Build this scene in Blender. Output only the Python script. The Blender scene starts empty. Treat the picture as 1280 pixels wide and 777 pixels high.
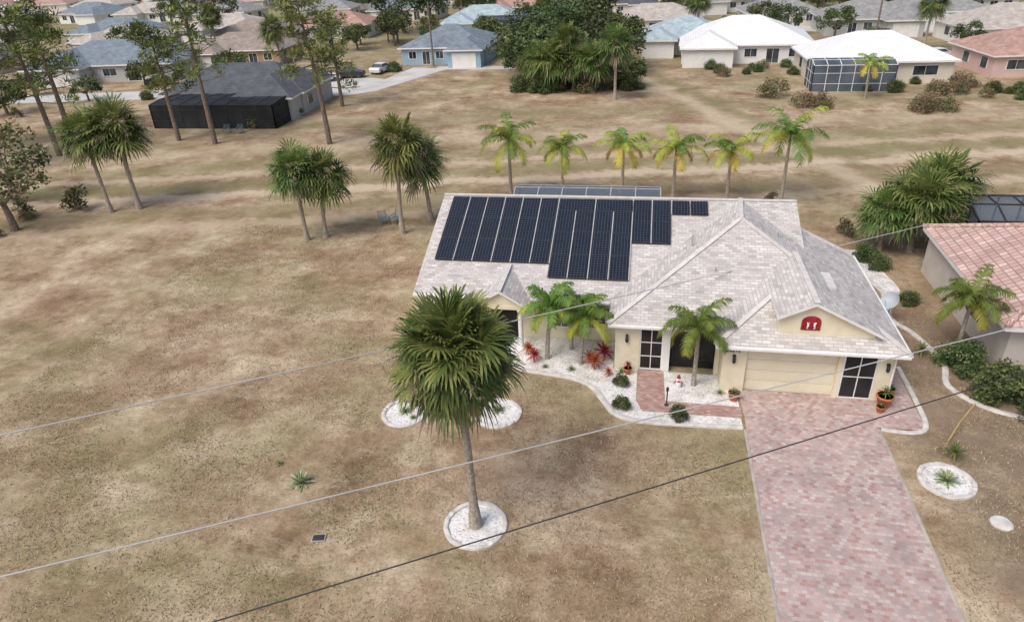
import bpy, math, random
import numpy as np
from mathutils import Matrix, Vector, noise
random.seed(7)
S=bpy.context.scene
COL=S.collection
R=math.radians
# ------------------------------------------------------------------ materials
def newmat(name):
    m=bpy.data.materials.new(name); m.use_nodes=True
    nt=m.node_tree; b=nt.nodes['Principled BSDF']
    return m,nt,b
def N(nt,t,**k):
    n=nt.nodes.new(t)
    for a,v in k.items():
        if hasattr(n,a): setattr(n,a,v)
        else: n.inputs[a].default_value=v
    return n
def ramp(nt,stops,src=None):
    r=nt.nodes.new('ShaderNodeValToRGB'); e=r.color_ramp.elements
    while len(e)<len(stops): e.new(0.5)
    for i,(p,c) in enumerate(stops):
        e[i].position=p; e[i].color=(c[0],c[1],c[2],1)
    if src is not None: nt.links.new(src,r.inputs[0])
    return r
def mix(nt,f,a,b,mode='MIX'):
    n=nt.nodes.new('ShaderNodeMix'); n.data_type='RGBA'; n.blend_type=mode
    for i,v in ((0,f),(6,a),(7,b)):
        if hasattr(v,'links'): nt.links.new(v,n.inputs[i])
        elif i==0: n.inputs[0].default_value=v
        else: n.inputs[i].default_value=(v[0],v[1],v[2],1)
    return n.outputs[2]
def math_(nt,op,a,b=None,c=None):
    n=nt.nodes.new('ShaderNodeMath'); n.operation=op
    for i,v in enumerate((a,b,c)):
        if v is None: continue
        if hasattr(v,'links'): nt.links.new(v,n.inputs[i])
        else: n.inputs[i].default_value=v
    return n.outputs[0]
def noisy(name,c1,c2,scale=3,rough=0.7,bump=0.0,detail=5,spec=0.3,metal=0,obj_rand=0.0,lo=.35,hi=.65):
    m,nt,b=newmat(name)
    g=N(nt,'ShaderNodeNewGeometry')
    n=N(nt,'ShaderNodeTexNoise'); n.inputs['Scale'].default_value=scale; n.inputs['Detail'].default_value=detail
    nt.links.new(g.outputs['Position'],n.inputs['Vector'])
    r=ramp(nt,[(lo,c1),(hi,c2)],n.outputs[0])
    out=r.outputs[0]
    if obj_rand>0:
        oi=N(nt,'ShaderNodeObjectInfo')
        h=N(nt,'ShaderNodeHueSaturation')
        nt.links.new(out,h.inputs['Color'])
        v=math_(nt,'MULTIPLY_ADD',oi.outputs['Random'],obj_rand,1-obj_rand/2)
        nt.links.new(v,h.inputs['Value'])
        hu=math_(nt,'MULTIPLY_ADD',oi.outputs['Random'],0.05,0.475)
        nt.links.new(hu,h.inputs['Hue'])
        out=h.outputs[0]
    nt.links.new(out,b.inputs['Base Color'])
    b.inputs['Roughness'].default_value=rough; b.inputs['Metallic'].default_value=metal
    b.inputs['Specular IOR Level'].default_value=spec
    if bump:
        bp=N(nt,'ShaderNodeBump'); bp.inputs['Strength'].default_value=bump; bp.inputs['Distance'].default_value=0.03
        nt.links.new(n.outputs[0],bp.inputs['Height']); nt.links.new(bp.outputs[0],b.inputs['Normal'])
    return m
def brickmat(name,cols,bw,rh,mortar,mcol,rough=.8,off=.5,dirt=.25,bump=.4,dsc=.7):
    m,nt,b=newmat(name)
    uv=N(nt,'ShaderNodeUVMap')
    br=N(nt,'ShaderNodeTexBrick'); br.offset=off
    br.inputs['Scale'].default_value=1; br.inputs['Brick Width'].default_value=bw; br.inputs['Row Height'].default_value=rh
    br.inputs['Mortar Size'].default_value=mortar; br.inputs['Mortar Smooth'].default_value=.2
    br.inputs['Color1'].default_value=(0,0,0,1); br.inputs['Color2'].default_value=(1,1,1,1); br.inputs['Mortar'].default_value=(.5,.5,.5,1)
    nt.links.new(uv.outputs[0],br.inputs['Vector'])
    n=len(cols); r=ramp(nt,[(i/(n-1)*.9+.05,c) for i,c in enumerate(cols)],br.outputs['Color'])
    out=mix(nt,br.outputs['Fac'],r.outputs[0],mcol)
    nz=N(nt,'ShaderNodeTexNoise'); nz.inputs['Scale'].default_value=dsc; nz.inputs['Detail'].default_value=8; nz.inputs['Roughness'].default_value=.65
    nt.links.new(uv.outputs[0],nz.inputs['Vector'])
    d=ramp(nt,[(.3,(1-dirt,)*3),(.65,(1.08,)*3)],nz.outputs[0])
    out=mix(nt,1.0,out,d.outputs[0],'MULTIPLY')
    nt.links.new(out,b.inputs['Base Color']); b.inputs['Roughness'].default_value=rough; b.inputs['Specular IOR Level'].default_value=.25
    bp=N(nt,'ShaderNodeBump'); bp.inputs['Strength'].default_value=bump; bp.inputs['Distance'].default_value=.01; bp.invert=True
    nt.links.new(br.outputs['Fac'],bp.inputs['Height']); nt.links.new(bp.outputs[0],b.inputs['Normal'])
    return m
def groundmat():
    m,nt,b=newmat('dry_lawn')
    g=N(nt,'ShaderNodeNewGeometry'); P=g.outputs['Position']
    def nz(s,d=6,off=0,ro=.55,sy=1):
        mp=N(nt,'ShaderNodeMapping'); mp.inputs['Location'].default_value=(off*17.3,off*9.1,0); mp.inputs['Scale'].default_value=(1,sy,1); nt.links.new(P,mp.inputs[0])
        n=N(nt,'ShaderNodeTexNoise'); n.inputs['Scale'].default_value=s; n.inputs['Detail'].default_value=d; n.inputs['Roughness'].default_value=ro
        nt.links.new(mp.outputs[0],n.inputs['Vector']); return n.outputs[0]
    base=ramp(nt,[(.35,(.20,.135,.085)),(.45,(.315,.225,.148)),(.53,(.42,.325,.225)),(.64,(.54,.45,.33))],nz(.26,12,1,.70)).outputs[0]
    green=ramp(nt,[(.46,(0,0,0)),(.60,(1,1,1))],nz(.10,10,3,.70)).outputs[0]
    c=mix(nt,math_(nt,'MULTIPLY',green,.55),base,(.235,.225,.11))
    red=ramp(nt,[(.48,(0,0,0)),(.62,(1,1,1))],nz(.15,10,7,.70)).outputs[0]
    c=mix(nt,math_(nt,'MULTIPLY',red,.5),c,(.255,.16,.105))
    straw=ramp(nt,[(.52,(0,0,0)),(.64,(1,1,1))],nz(.22,10,11,.72,1.9)).outputs[0]
    c=mix(nt,math_(nt,'MULTIPLY',straw,.5),c,(.55,.46,.34))
    med=ramp(nt,[(.34,(.68,.66,.62)),(.5,(1,1,1)),(.66,(1.22,1.21,1.18))],nz(1.7,10,5,.78)).outputs[0]
    c=mix(nt,.9,c,med,'MULTIPLY')
    fine=ramp(nt,[(.30,(.50,.49,.46)),(.5,(1,1,1)),(.70,(1.42,1.40,1.36))],nz(9,8,2,.82)).outputs[0]
    c=mix(nt,.85,c,fine,'MULTIPLY')
    sx=N(nt,'ShaderNodeSeparateXYZ'); nt.links.new(P,sx.inputs[0]); X,Y=sx.outputs[0],sx.outputs[1]
    wob=math_(nt,'MULTIPLY',math_(nt,'SUBTRACT',nz(.12,4,4),.5),4.0)
    wobf=math_(nt,'MULTIPLY',math_(nt,'SUBTRACT',nz(1.2,6,6),.5),2.6)
    s=math_(nt,'ADD',math_(nt,'ADD',math_(nt,'SUBTRACT',math_(nt,'SUBTRACT',Y,58.9),math_(nt,'MULTIPLY',X,.215)),wob),wobf)
    def band(s,c0,w):
        d=math_(nt,'ABSOLUTE',math_(nt,'SUBTRACT',s,c0))
        mr=N(nt,'ShaderNodeMapRange'); mr.inputs[1].default_value=w; mr.inputs[2].default_value=w*.3; mr.inputs[3].default_value=0; mr.inputs[4].default_value=1
        nt.links.new(d,mr.inputs[0]); return mr.outputs[0]
    for c0,w,st,col in ((0,1.2,.75,(.58,.48,.36)),(2.6,1.9,.6,(.21,.20,.095)),(5.5,1.1,.6,(.55,.45,.33)),(8.5,2.2,.45,(.23,.215,.11)),(-4.5,2.0,.55,(.24,.20,.11)),(-7.2,1.2,.5,(.52,.42,.31)),(14,3,.35,(.54,.45,.33)),(24,4,.35,(.24,.22,.12))):
        c=mix(nt,math_(nt,'MULTIPLY',band(s,c0,w),st),c,col)
    s2=math_(nt,'ADD',math_(nt,'ADD',math_(nt,'ADD',X,math_(nt,'MULTIPLY',math_(nt,'SUBTRACT',Y,72.2),.43)),-10.5),wob)
    c=mix(nt,math_(nt,'MULTIPLY',band(s2,0,1.6),.5),c,(.56,.47,.35))
    c=mix(nt,math_(nt,'MULTIPLY',band(s2,3,1.4),.5),c,(.21,.20,.10))
    fr=N(nt,'ShaderNodeMapRange'); fr.inputs[1].default_value=95; fr.inputs[2].default_value=160; nt.links.new(Y,fr.inputs[0])
    c=mix(nt,math_(nt,'MULTIPLY',fr.outputs[0],.6),c,(.21,.215,.12))
    rs=N(nt,'ShaderNodeMapRange'); rs.inputs[1].default_value=10.5; rs.inputs[2].default_value=12.5; nt.links.new(X,rs.inputs[0])
    ry=N(nt,'ShaderNodeMapRange'); ry.inputs[1].default_value=42; ry.inputs[2].default_value=34; nt.links.new(Y,ry.inputs[0])
    soil=math_(nt,'MULTIPLY',math_(nt,'MULTIPLY',rs.outputs[0],ry.outputs[0]),ramp(nt,[(.34,(0,)*3),(.52,(1,)*3)],nz(.5,8,8,.7)).outputs[0])
    c=mix(nt,math_(nt,'MULTIPLY',soil,.65),c,(.20,.15,.115))
    nt.links.new(c,b.inputs['Base Color']); b.inputs['Roughness'].default_value=.95; b.inputs['Specular IOR Level'].default_value=.1
    bp=N(nt,'ShaderNodeBump'); bp.inputs['Strength'].default_value=.6; bp.inputs['Distance'].default_value=.03
    nt.links.new(nz(12,7,0,.75),bp.inputs['Height']); nt.links.new(bp.outputs[0],b.inputs['Normal'])
    return m
def gravelmat():
    m,nt,b=newmat('white_gravel')
    g=N(nt,'ShaderNodeNewGeometry')
    v=N(nt,'ShaderNodeTexVoronoi'); v.inputs['Scale'].default_value=16; nt.links.new(g.outputs['Position'],v.inputs['Vector'])
    sep=N(nt,'ShaderNodeSeparateColor'); nt.links.new(v.outputs['Color'],sep.inputs[0])
    r=ramp(nt,[(0,(.48,.46,.44)),(.25,(.72,.71,.70)),(1,(.86,.86,.86))],sep.outputs[0])
    n=N(nt,'ShaderNodeTexNoise'); n.inputs['Scale'].default_value=1.4; n.inputs['Detail'].default_value=8; nt.links.new(g.outputs['Position'],n.inputs['Vector'])
    d=ramp(nt,[(.32,(.72,.70,.66)),(.55,(1,1,1))],n.outputs[0])
    nt.links.new(mix(nt,1,r.outputs[0],d.outputs[0],'MULTIPLY'),b.inputs['Base Color'])
    b.inputs['Roughness'].default_value=.9
    bp=N(nt,'ShaderNodeBump'); bp.inputs['Strength'].default_value=.6; bp.inputs['Distance'].default_value=.025; bp.invert=True
    nt.links.new(v.outputs['Distance'],bp.inputs['Height']); nt.links.new(bp.outputs[0],b.inputs['Normal'])
    return m
def solarmat():
    m,nt,b=newmat('solar_cells')
    uv=N(nt,'ShaderNodeUVMap')
    br=N(nt,'ShaderNodeTexBrick'); br.offset=0
    br.inputs['Scale'].default_value=1; br.inputs['Brick Width'].default_value=.163; br.inputs['Row Height'].default_value=.172
    br.inputs['Mortar Size'].default_value=.009; br.inputs['Mortar Smooth'].default_value=.1
    br.inputs['Color1'].default_value=(.006,.008,.016,1); br.inputs['Color2'].default_value=(.012,.016,.030,1); br.inputs['Mortar'].default_value=(.09,.11,.14,1)
    nt.links.new(uv.outputs[0],br.inputs['Vector']); nt.links.new(br.outputs['Color'],b.inputs['Base Color'])
    b.inputs['Roughness'].default_value=.3; b.inputs['Specular IOR Level'].default_value=.2
    return m
def leafmat(name,c1,c2,scale=1.2,rough=.5,rand=.3,tr=True):
    m=noisy(name,c1,c2,scale=scale,rough=rough,detail=3,spec=.25,obj_rand=rand)
    if not tr: return m
    nt=m.node_tree; b=nt.nodes['Principled BSDF']; o=nt.nodes['Material Output']
    t=N(nt,'ShaderNodeBsdfTranslucent'); src=b.inputs['Base Color'].links[0].from_socket
    nt.links.new(src,t.inputs['Color'])
    mx=N(nt,'ShaderNodeMixShader'); mx.inputs[0].default_value=.25
    nt.links.new(b.outputs[0],mx.inputs[1]); nt.links.new(t.outputs[0],mx.inputs[2]); nt.links.new(mx.outputs[0],o.inputs['Surface'])
    return m
def screenmat(name,col,alpha):
    m,nt,b=newmat(name); b.inputs['Base Color'].default_value=(*col,1); b.inputs['Alpha'].default_value=alpha; b.inputs['Roughness'].default_value=.8
    return m
GR=groundmat(); GRAV=gravelmat(); SOL=solarmat()
SH=brickmat('roof_shingles',[(.44,.41,.395),(.54,.51,.49),(.59,.56,.54),(.63,.605,.585),(.50,.465,.445),(.67,.65,.63)],.36,.17,.014,(.40,.37,.35),dirt=.14)
CAP=noisy('ridge_cap_shingle',(.56,.53,.51),(.68,.65,.63),scale=3,rough=.85)
PAV=brickmat('brick_pavers',[(.46,.29,.265),(.56,.42,.385),(.42,.245,.225),(.62,.53,.49),(.51,.36,.335),(.46,.38,.365),(.58,.46,.43)],.19,.15,.012,(.43,.38,.36),dirt=.28,dsc=.9)
PAVR=brickmat('walk_pavers',[(.40,.22,.19),(.50,.33,.29),(.36,.19,.16),(.53,.42,.37)],.20,.11,.008,(.36,.30,.28),dirt=.2)
CREAM=noisy('cream_stucco',(.70,.63,.46),(.79,.73,.57),scale=1.5,rough=.85,bump=.1)
WHITE=noisy('white_trim',(.74,.74,.73),(.82,.82,.81),scale=2,rough=.5)
GDOOR=noisy('garage_door_cream',(.72,.67,.51),(.78,.73,.58),scale=1,rough=.5)
DARK=noisy('dark_interior',(.012,.012,.013),(.03,.03,.032),scale=1.5,rough=.6)
GLASS=noisy('window_glass',(.02,.025,.03),(.08,.10,.12),scale=.8,rough=.08,spec=.6)
CONC=noisy('concrete_curb',(.50,.48,.45),(.68,.66,.63),scale=3,rough=.9,bump=.3)
ROADC=noisy('concrete_road',(.46,.46,.45),(.60,.59,.57),scale=.3,rough=.9)
ASPH=noisy('asphalt',(.05,.05,.05),(.08,.08,.08),scale=.6,rough=.9)
TERRA=noisy('terracotta',(.42,.13,.06),(.52,.19,.10),scale=8,rough=.7)
REDP=noisy('red_paint',(.30,.02,.03),(.38,.04,.05),scale=5,rough=.6)
ALU=noisy('aluminium_frame',(.45,.46,.47),(.55,.56,.57),scale=5,rough=.4,metal=.3)
RAIL=noisy('mounting_rail',(.44,.44,.44),(.54,.54,.54),scale=5,rough=.5)
CABLE=noisy('grey_cable',(.40,.40,.41),(.50,.50,.51),scale=.5,rough=.6)
FRD=noisy('dark_bronze_frame',(.03,.03,.035),(.05,.05,.055),scale=5,rough=.5)
SCRB=screenmat('screen_mesh_blue',(.10,.14,.19),.6)
SCRF=noisy('far_screen_mesh',(.06,.08,.10),(.11,.14,.17),scale=.5,rough=.7)
TRK=noisy('palm_trunk_bark',(.26,.22,.18),(.44,.39,.33),scale=9,rough=.95,bump=.8)
BARK=noisy('pine_bark',(.13,.10,.08),(.25,.20,.16),scale=6,rough=.95,bump=.8)
BOOT=noisy('palm_boots',(.14,.10,.07),(.28,.22,.15),scale=14,rough=.95,bump=.6)
PG=[leafmat('palm_green_dark',(.035,.065,.018),(.08,.13,.035)),
    leafmat('palm_green_mid',(.07,.12,.03),(.15,.21,.06)),
    leafmat('palm_green_light',(.17,.22,.06),(.30,.34,.11)),
    leafmat('palm_frond_dead',(.20,.16,.11),(.36,.30,.22))]
QG=[leafmat('queen_green',(.10,.17,.03),(.20,.28,.06)),
    leafmat('queen_yellow',(.28,.32,.05),(.46,.46,.09)),
    leafmat('queen_orange',(.46,.30,.04),(.58,.42,.10))]
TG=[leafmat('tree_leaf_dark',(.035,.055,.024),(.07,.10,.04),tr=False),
    leafmat('tree_leaf_mid',(.07,.10,.038),(.125,.165,.06),tr=False),
    leafmat('tree_leaf_light',(.13,.165,.06),(.22,.24,.10),tr=False),
    leafmat('tree_leaf_brown',(.18,.125,.075),(.28,.20,.12),tr=False)]
PN=[leafmat('pine_needles_dark',(.06,.09,.03),(.13,.17,.05),tr=False),leafmat('pine_needles_light',(.19,.24,.06),(.32,.36,.12),tr=False)]
AG=[leafmat('agave_green',(.14,.22,.11),(.28,.36,.20)),leafmat('agave_cream',(.50,.52,.32),(.62,.62,.42))]
TI=[leafmat('ti_red',(.30,.03,.03),(.45,.07,.06)),leafmat('ti_orange',(.45,.14,.06),(.55,.22,.10))]
TILE=brickmat('terracotta_tile_roof',[(.54,.37,.33),(.64,.46,.41),(.50,.34,.31),(.70,.54,.49)],.33,.38,.03,(.36,.24,.21),off=0,dirt=.2,bump=1)
BEIGE=noisy('beige_stucco',(.58,.53,.47),(.65,.60,.55),scale=1.5,rough=.85)
# ------------------------------------------------------------------ mesh builder
class MB:
    def __init__(s): s.v=[];s.f=[];s.m=[]
    def poly(s,pts,m=0):
        i=len(s.v); s.v+= [tuple(p) for p in pts]; s.f.append(tuple(range(i,i+len(pts)))); s.m.append(m)
    def box(s,x0,x1,y0,y1,z0,z1,m=0):
        i=len(s.v)
        s.v+=[(x0,y0,z0),(x1,y0,z0),(x1,y1,z0),(x0,y1,z0),(x0,y0,z1),(x1,y0,z1),(x1,y1,z1),(x0,y1,z1)]
        for f in ((0,3,2,1),(4,5,6,7),(0,1,5,4),(1,2,6,5),(2,3,7,6),(3,0,4,7)):
            s.f.append(tuple(i+k for k in f)); s.m.append(m)
    def beam(s,p,q,w,h,m=0):
        p=Vector(p);q=Vector(q);d=(q-p).normalized()
        sd=d.cross(Vector((0,0,1)))
        if sd.length<.01: sd=Vector((1,0,0))
        sd.normalize(); up=sd.cross(d); i=len(s.v)
        for c in (p,q):
            for a,b in ((-1,-1),(1,-1),(1,1),(-1,1)): s.v.append(tuple(c+sd*a*w/2+up*b*h/2))
        for f in ((0,1,2,3),(7,6,5,4),(0,4,5,1),(1,5,6,2),(2,6,7,3),(3,7,4,0)):
            s.f.append(tuple(i+k for k in f)); s.m.append(m)
    def slab(s,pts,th,m=0,fm=1):
        pts=[Vector(p) for p in pts]; lo=[p-Vector((0,0,th)) for p in pts]
        s.poly(pts,m); s.poly(lo[::-1],fm)
        for k in range(len(pts)):
            j=(k+1)%len(pts); s.poly([pts[k],lo[k],lo[j],pts[j]],fm)
    def tube(s,pts,rad,n=8,m=0,cap=True):
        pts=[Vector(p) for p in pts]; i0=len(s.v)
        for k,p in enumerate(pts):
            d=(pts[min(k+1,len(pts)-1)]-pts[max(k-1,0)]).normalized()
            a=d.cross(Vector((0,1,0)) if abs(d.y)<.9 else Vector((1,0,0))).normalized(); b=d.cross(a)
            r=rad[k] if isinstance(rad,(list,tuple)) else rad
            for j in range(n):
                t=2*math.pi*j/n; s.v.append(tuple(p+a*math.cos(t)*r+b*math.sin(t)*r))
        for k in range(len(pts)-1):
            for j in range(n):
                a=i0+k*n+j; b=i0+k*n+(j+1)%n; s.f.append((a,b,b+n,a+n)); s.m.append(m)
        if cap:
            s.f.append(tuple(i0+j for j in range(n))[::-1]); s.m.append(m)
            s.f.append(tuple(i0+(len(pts)-1)*n+j for j in range(n))); s.m.append(m)
    def lathe(s,c,prof,n=14,m=0):
        s.tube([(c[0],c[1],c[2]+z) for r,z in prof],[max(r,.002) for r,z in prof],n,m)
    def mesh(s,name,mats,smooth=False,uv=True):
        me=bpy.data.meshes.new(name); me.from_pydata(s.v,[],s.f)
        for m in mats: me.materials.append(m)
        me.polygons.foreach_set('material_index',s.m)
        if smooth: me.polygons.foreach_set('use_smooth',[True]*len(s.f))
        if uv:
            l=me.uv_layers.new(name='UVMap'); Z=Vector((0,0,1))
            for p in me.polygons:
                n=p.normal
                if n.z<0: n=-n
                h=Vector((1,0,0)) if abs(n.z)>.999 else Z.cross(n).normalized()
                w=n.cross(h)
                for li in p.loop_indices:
                    co=me.vertices[me.loops[li].vertex_index].co; l.data[li].uv=(co.dot(h),co.dot(w))
        me.update(); return me
    def obj(s,name,mats,parent=None,smooth=False,uv=True,loc=None,rot=0,scale=1):
        return place(s.mesh(name,mats,smooth,uv),name,loc,rot,scale,parent)
def place(me,name,loc=None,rot=0,scale=1,parent=None):
    o=bpy.data.objects.new(name,me); COL.objects.link(o)
    if loc is not None: o.location=loc
    o.rotation_euler[2]=rot
    o.scale=(scale,)*3 if isinstance(scale,(int,float)) else scale
    if parent is not None: o.parent=parent
    return o
def empty(name,loc=(0,0,0),rot=0):
    e=bpy.data.objects.new(name,None); COL.objects.link(e); e.location=loc; e.rotation_euler[2]=rot; e.empty_display_size=.5; return e
# ------------------------------------------------------------------ ground, roads
b=MB(); b.poly([(-900,-120,0),(900,-120,0),(900,1500,0),(-900,1500,0)]); b.obj('ground',[GR],uv=False)
b=MB(); b.poly([(-400,-9,.004),(400,-9,.004),(400,-2,.004),(-400,-2,.004)]); b.obj('street_road',[ASPH])
def sheet(name,pts,z,mat): 
    b=MB(); b.poly([(x,y,z) for x,y in pts]); return b.obj(name,[mat])
def smooth_path(pts,n=6,closed=False):
    P=[Vector((*p,0)) for p in pts]; out=[]; L=len(P)
    rg=range(L if closed else L-1)
    for i in rg:
        if closed: p0,p1,p2,p3=P[(i-1)%L],P[i],P[(i+1)%L],P[(i+2)%L]
        else: p0,p1,p2,p3=P[max(i-1,0)],P[i],P[i+1],P[min(i+2,L-1)]
        for k in range(n):
            t=k/n
            q=.5*((2*p1)+(-p0+p2)*t+(2*p0-5*p1+4*p2-p3)*t*t+(-p0+3*p1-3*p2+p3)*t**3); out.append((q.x,q.y))
    if not closed: out.append((P[-1].x,P[-1].y))
    return out
def curb(name,path,w=.16,h=.10,closed=False,mat=None,wob=0.012):
    b=MB(); L=len(path); ring=[]
    for i,p in enumerate(path):
        a=path[(i-1)%L] if (closed or i>0) else p; c=path[(i+1)%L] if (closed or i<L-1) else p
        d=Vector((c[0]-a[0],c[1]-a[1])).normalized(); n=Vector((-d.y,d.x))
        hh=h+random.uniform(-wob,wob); k=len(b.v)
        for o_,z in ((-.5,0),(-.45,hh*.8),(-.25,hh),(.25,hh),(.45,hh*.8),(.5,0)):
            b.v.append((p[0]+n.x*o_*w,p[1]+n.y*o_*w,z))
        ring.append(k)
    for i in range(L if closed else L-1):
        a=ring[i];c=ring[(i+1)%L]
        for j in range(5): b.f.append((a+j,a+j+1,c+j+1,c+j)); b.m.append(0)
    return b.obj(name,[mat or CONC])
sheet('paver_driveway',[(4.8,-2),(10.15,-2),(10.15,25.2),(12.05,25.2),(12.1,29.9),(11.05,29.9),(11.05,27.3),(4.7,27.3),(4.8,25.3)],.016,PAV)
KG=noisy('weathered_edging',(.36,.32,.28),(.50,.45,.40),scale=2,rough=.9)
curb('driveway_edging',[(4.74,-2),(4.74,24.4)],.12,.03,mat=KG)
curb('driveway_edging',[(10.2,-2),(10.2,25.1)],.12,.03,mat=KG)
curb('concrete_curb',smooth_path([(10.25,25.1),(11.4,25.0),(12.1,25.5),(12.25,27.5),(12.25,30.0)]),.22,.06)
sheet('front_walkway',[(.45,25.15),(4.72,25.15),(4.72,25.95),(1.45,26.0),(1.4,28.4),(.15,28.4),(.15,25.9)],.020,PAVR)
bed=smooth_path([(-7.4,30.9),(-6.6,29.3),(-5.6,27.9),(-4.2,27.55),(-2.9,27.3),(-1.9,26.7),(-1.25,25.6),(-.7,24.75),(.4,24.4),(2.4,24.4),(4.66,24.5)])
sheet('gravel_bed',bed+[(4.66,28.35),(-1.0,28.4),(-1.0,30.85)],.008,GRAV)
curb('bed_curb',bed,.26,.09)
def circle(cx,cy,r,n=40,j=.0): return [(cx+math.cos(2*math.pi*i/n)*r*(1+random.uniform(-j,j)),cy+math.sin(2*math.pi*i/n)*r*(1+random.uniform(-j,j))) for i in range(n)]
for cx,cy,r in ((-5.4,17.6,1.08),(-10.1,23.7,.95),(-5.9,24.2,1.0),(11.8,22.2,.92)):
    c=circle(cx,cy,r,48,.012); sheet('gravel_ring',c,.008,GRAV); curb('scalloped_edging',c,.18,.09,True,wob=.035)
curb('concrete_curb',smooth_path([(13.0,43.5),(12.9,40.5),(13.6,37.8),(13.2,34.8),(13.9,33.2),(14.4,30.6),(14.0,28.6),(15.2,27.0),(17.5,26.3)]),.28,.07)
sheet('gravel_bed',smooth_path([(13.1,43.5),(13.0,40.5),(13.7,37.8),(13.3,34.8),(13.3,36.5),(14.6,38),(14.3,41),(14.4,43)],closed=True),.008,GRAV)
sheet('cul_de_sac_road',circle(-42.5,96.5,6.2),.008,ROADC)
sheet('residential_road',[(-47,92.5),(-75,88),(-120,84),(-120,89),(-76,94),(-47,99)],.004,ROADC)
sheet('residential_road',[(-40,92),(-37,93),(-31,109),(-37,111)],.012,ROADC)
sheet('residential_road',[(-33,109),(-20,108),(-20,111),(-33,111.5)],.004,ROADC)
sheet('residential_road',[(-40,160),(120,118),(121,124),(-40,167)],.004,ROADC)
sheet('residential_road',[(35,108),(140,82),(142,88),(36,113)],.006,ROADC)
sheet('residential_road',[(-330,230),(120,205),(120,212),(-330,238)],.006,ROADC)
# ------------------------------------------------------------------ main house
house=empty('stucco_house')
def win(b,x0,x1,z0,z1,y,fm=0,gm=1,nx=1,nz=1,t=.06,dr=-1):
    b.box(x0+t,x1-t,y+dr*.012,y+.01,z0+t,z1-t,gm)
    b.box(x0,x0+t,y+dr*.05,y+.02,z0,z1,fm); b.box(x1-t,x1,y+dr*.05,y+.02,z0,z1,fm)
    b.box(x0+t,x1-t,y+dr*.05,y+.02,z0,z0+t,fm); b.box(x0+t,x1-t,y+dr*.05,y+.02,z1-t,z1,fm)
    for i in range(1,nx):
        x=x0+(x1-x0)*i/nx; b.box(x-.02,x+.02,y+dr*.04,y+.02,z0+t,z1-t,fm)
    for i in range(1,nz):
        z=z0+(z1-z0)*i/nz; b.box(x0+t,x1-t,y+dr*.035,y+.02,z-.02,z+.02,fm)
b=MB()
b.box(-11.1,8.0,30.9,44.2,0,2.58,0)
b.box(-.95,10.9,29.3,36.4,0,2.62,0)
b.box(3.9,10.95,27.6,31,0,2.6,1)
b.box(3.9,4.9,27.15,27.59,0,2.62,0); b.box(8.72,8.92,27.15,27.59,0,2.62,0); b.box(10.32,10.98,27.15,31.2,0,2.62,0)
b.box(4.9,8.72,27.15,27.59,2.22,2.62,0); b.box(8.92,10.32,27.15,27.59,2.3,2.62,0)
b.box(3.88,3.9,27.2,29.3,0,2.6,0)
b.box(-.95,.2,28.4,28.65,0,2.62,0); b.box(3.7,3.88,28.4,28.65,0,2.62,0); b.box(.2,3.7,28.4,28.65,2.3,2.62,0)
b.box(-.95,-.75,28.66,29.3,0,2.62,0)
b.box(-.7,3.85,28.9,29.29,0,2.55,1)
for sgn,cx in ((1,1.62),(-1,3.7)):
    pts=[(cx,28.42,2.3),(cx,28.42,1.75)]+[(cx+sgn*(.75*(1-math.cos(a))),28.42,1.75+.55*math.sin(a)) for a in [k*math.pi/16 for k in range(1,9)]]
    b.poly(pts,0)
b.poly([(-11.1,30.9,2.58),(-11.1,44.2,2.58),(-11.1,37.7,5.1)],0); b.poly([(8.0,30.9,2.58),(8.0,44.2,2.58),(8.0,37.7,5.1)],0)
b.poly([(6.05,27.35,2.98),(6.05,27.35,3.9),(7.38,27.35,4.6),(10.0,27.35,3.3),(10.0,27.35,2.98)],0)
b.poly([(6.05,27.35,2.9),(6.05,29.4,2.9),(6.05,29.4,3.9),(6.05,27.35,3.9)],0)
for x in (-7.7,-5.75):
    b.lathe((x,29.75,0),[(.19,0),(.19,.12),(.13,.16),(.12,2.1),(.17,2.18),(.17,2.3)],14,2)
b.box(-7.95,-5.5,29.6,30.85,2.3,2.5,0)
b.poly([(-7.9,29.62,2.5),(-5.55,29.62,2.5),(-6.72,29.62,3.3)],0)
b.box(-7.5,-5.9,30.84,30.898,0,2.25,1)
b.box(-11.14,-11.1,33,34.5,1,2.1,3)
b.obj('walls',[CREAM,DARK,WHITE,GLASS],house)
b=MB()
b.slab([(-11.5,30.4,2.60),(8.2,30.4,2.60),(8.2,37.7,5.34),(-11.5,37.7,5.34)],.16)
b.slab([(-11.5,45.0,2.60),(8.2,45.0,2.60),(8.2,37.7,5.338),(-11.5,37.7,5.338)],.16)
A1=(5,34.6,5.50);A2=(5.3,37.9,5.36)
b.slab([(-1.3,28.05,2.7),(11.25,28.05,2.7),A1],.16)
b.slab([(11.25,28.05,2.7),(11.25,36.8,2.7),A2],.16); b.slab([(11.25,28.05,2.7),A2,A1],.16)
b.slab([(-1.3,28.05,2.7),A1,A2],.16); b.slab([(-1.3,28.05,2.7),A2,(-1.3,36.8,2.7)],.16)
b.slab([(11.25,36.8,2.7),(6.3,40.5,4.2),A2],.16)
F=(7.38,30.6,4.66);Rr=(7.38,32.5,4.66)
b.slab([(3.45,26.65,2.72),(11.3,26.65,2.72),F],.17)
b.slab([(11.3,26.65,2.72),(11.3,32.5,2.72),Rr,F],.17)
b.slab([(3.45,26.65,2.72),F,Rr,(3.45,32.5,2.72)],.17)
b.slab([(7.38,27.05,4.75),(10.2,27.05,3.34),(10.2,30.9,3.34),(7.38,30.9,4.75)],.13)
b.slab([(7.38,27.052,4.748),(5.9,27.052,4.01),(5.9,30.2,4.01),(7.38,30.9,4.748)],.13)
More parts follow.
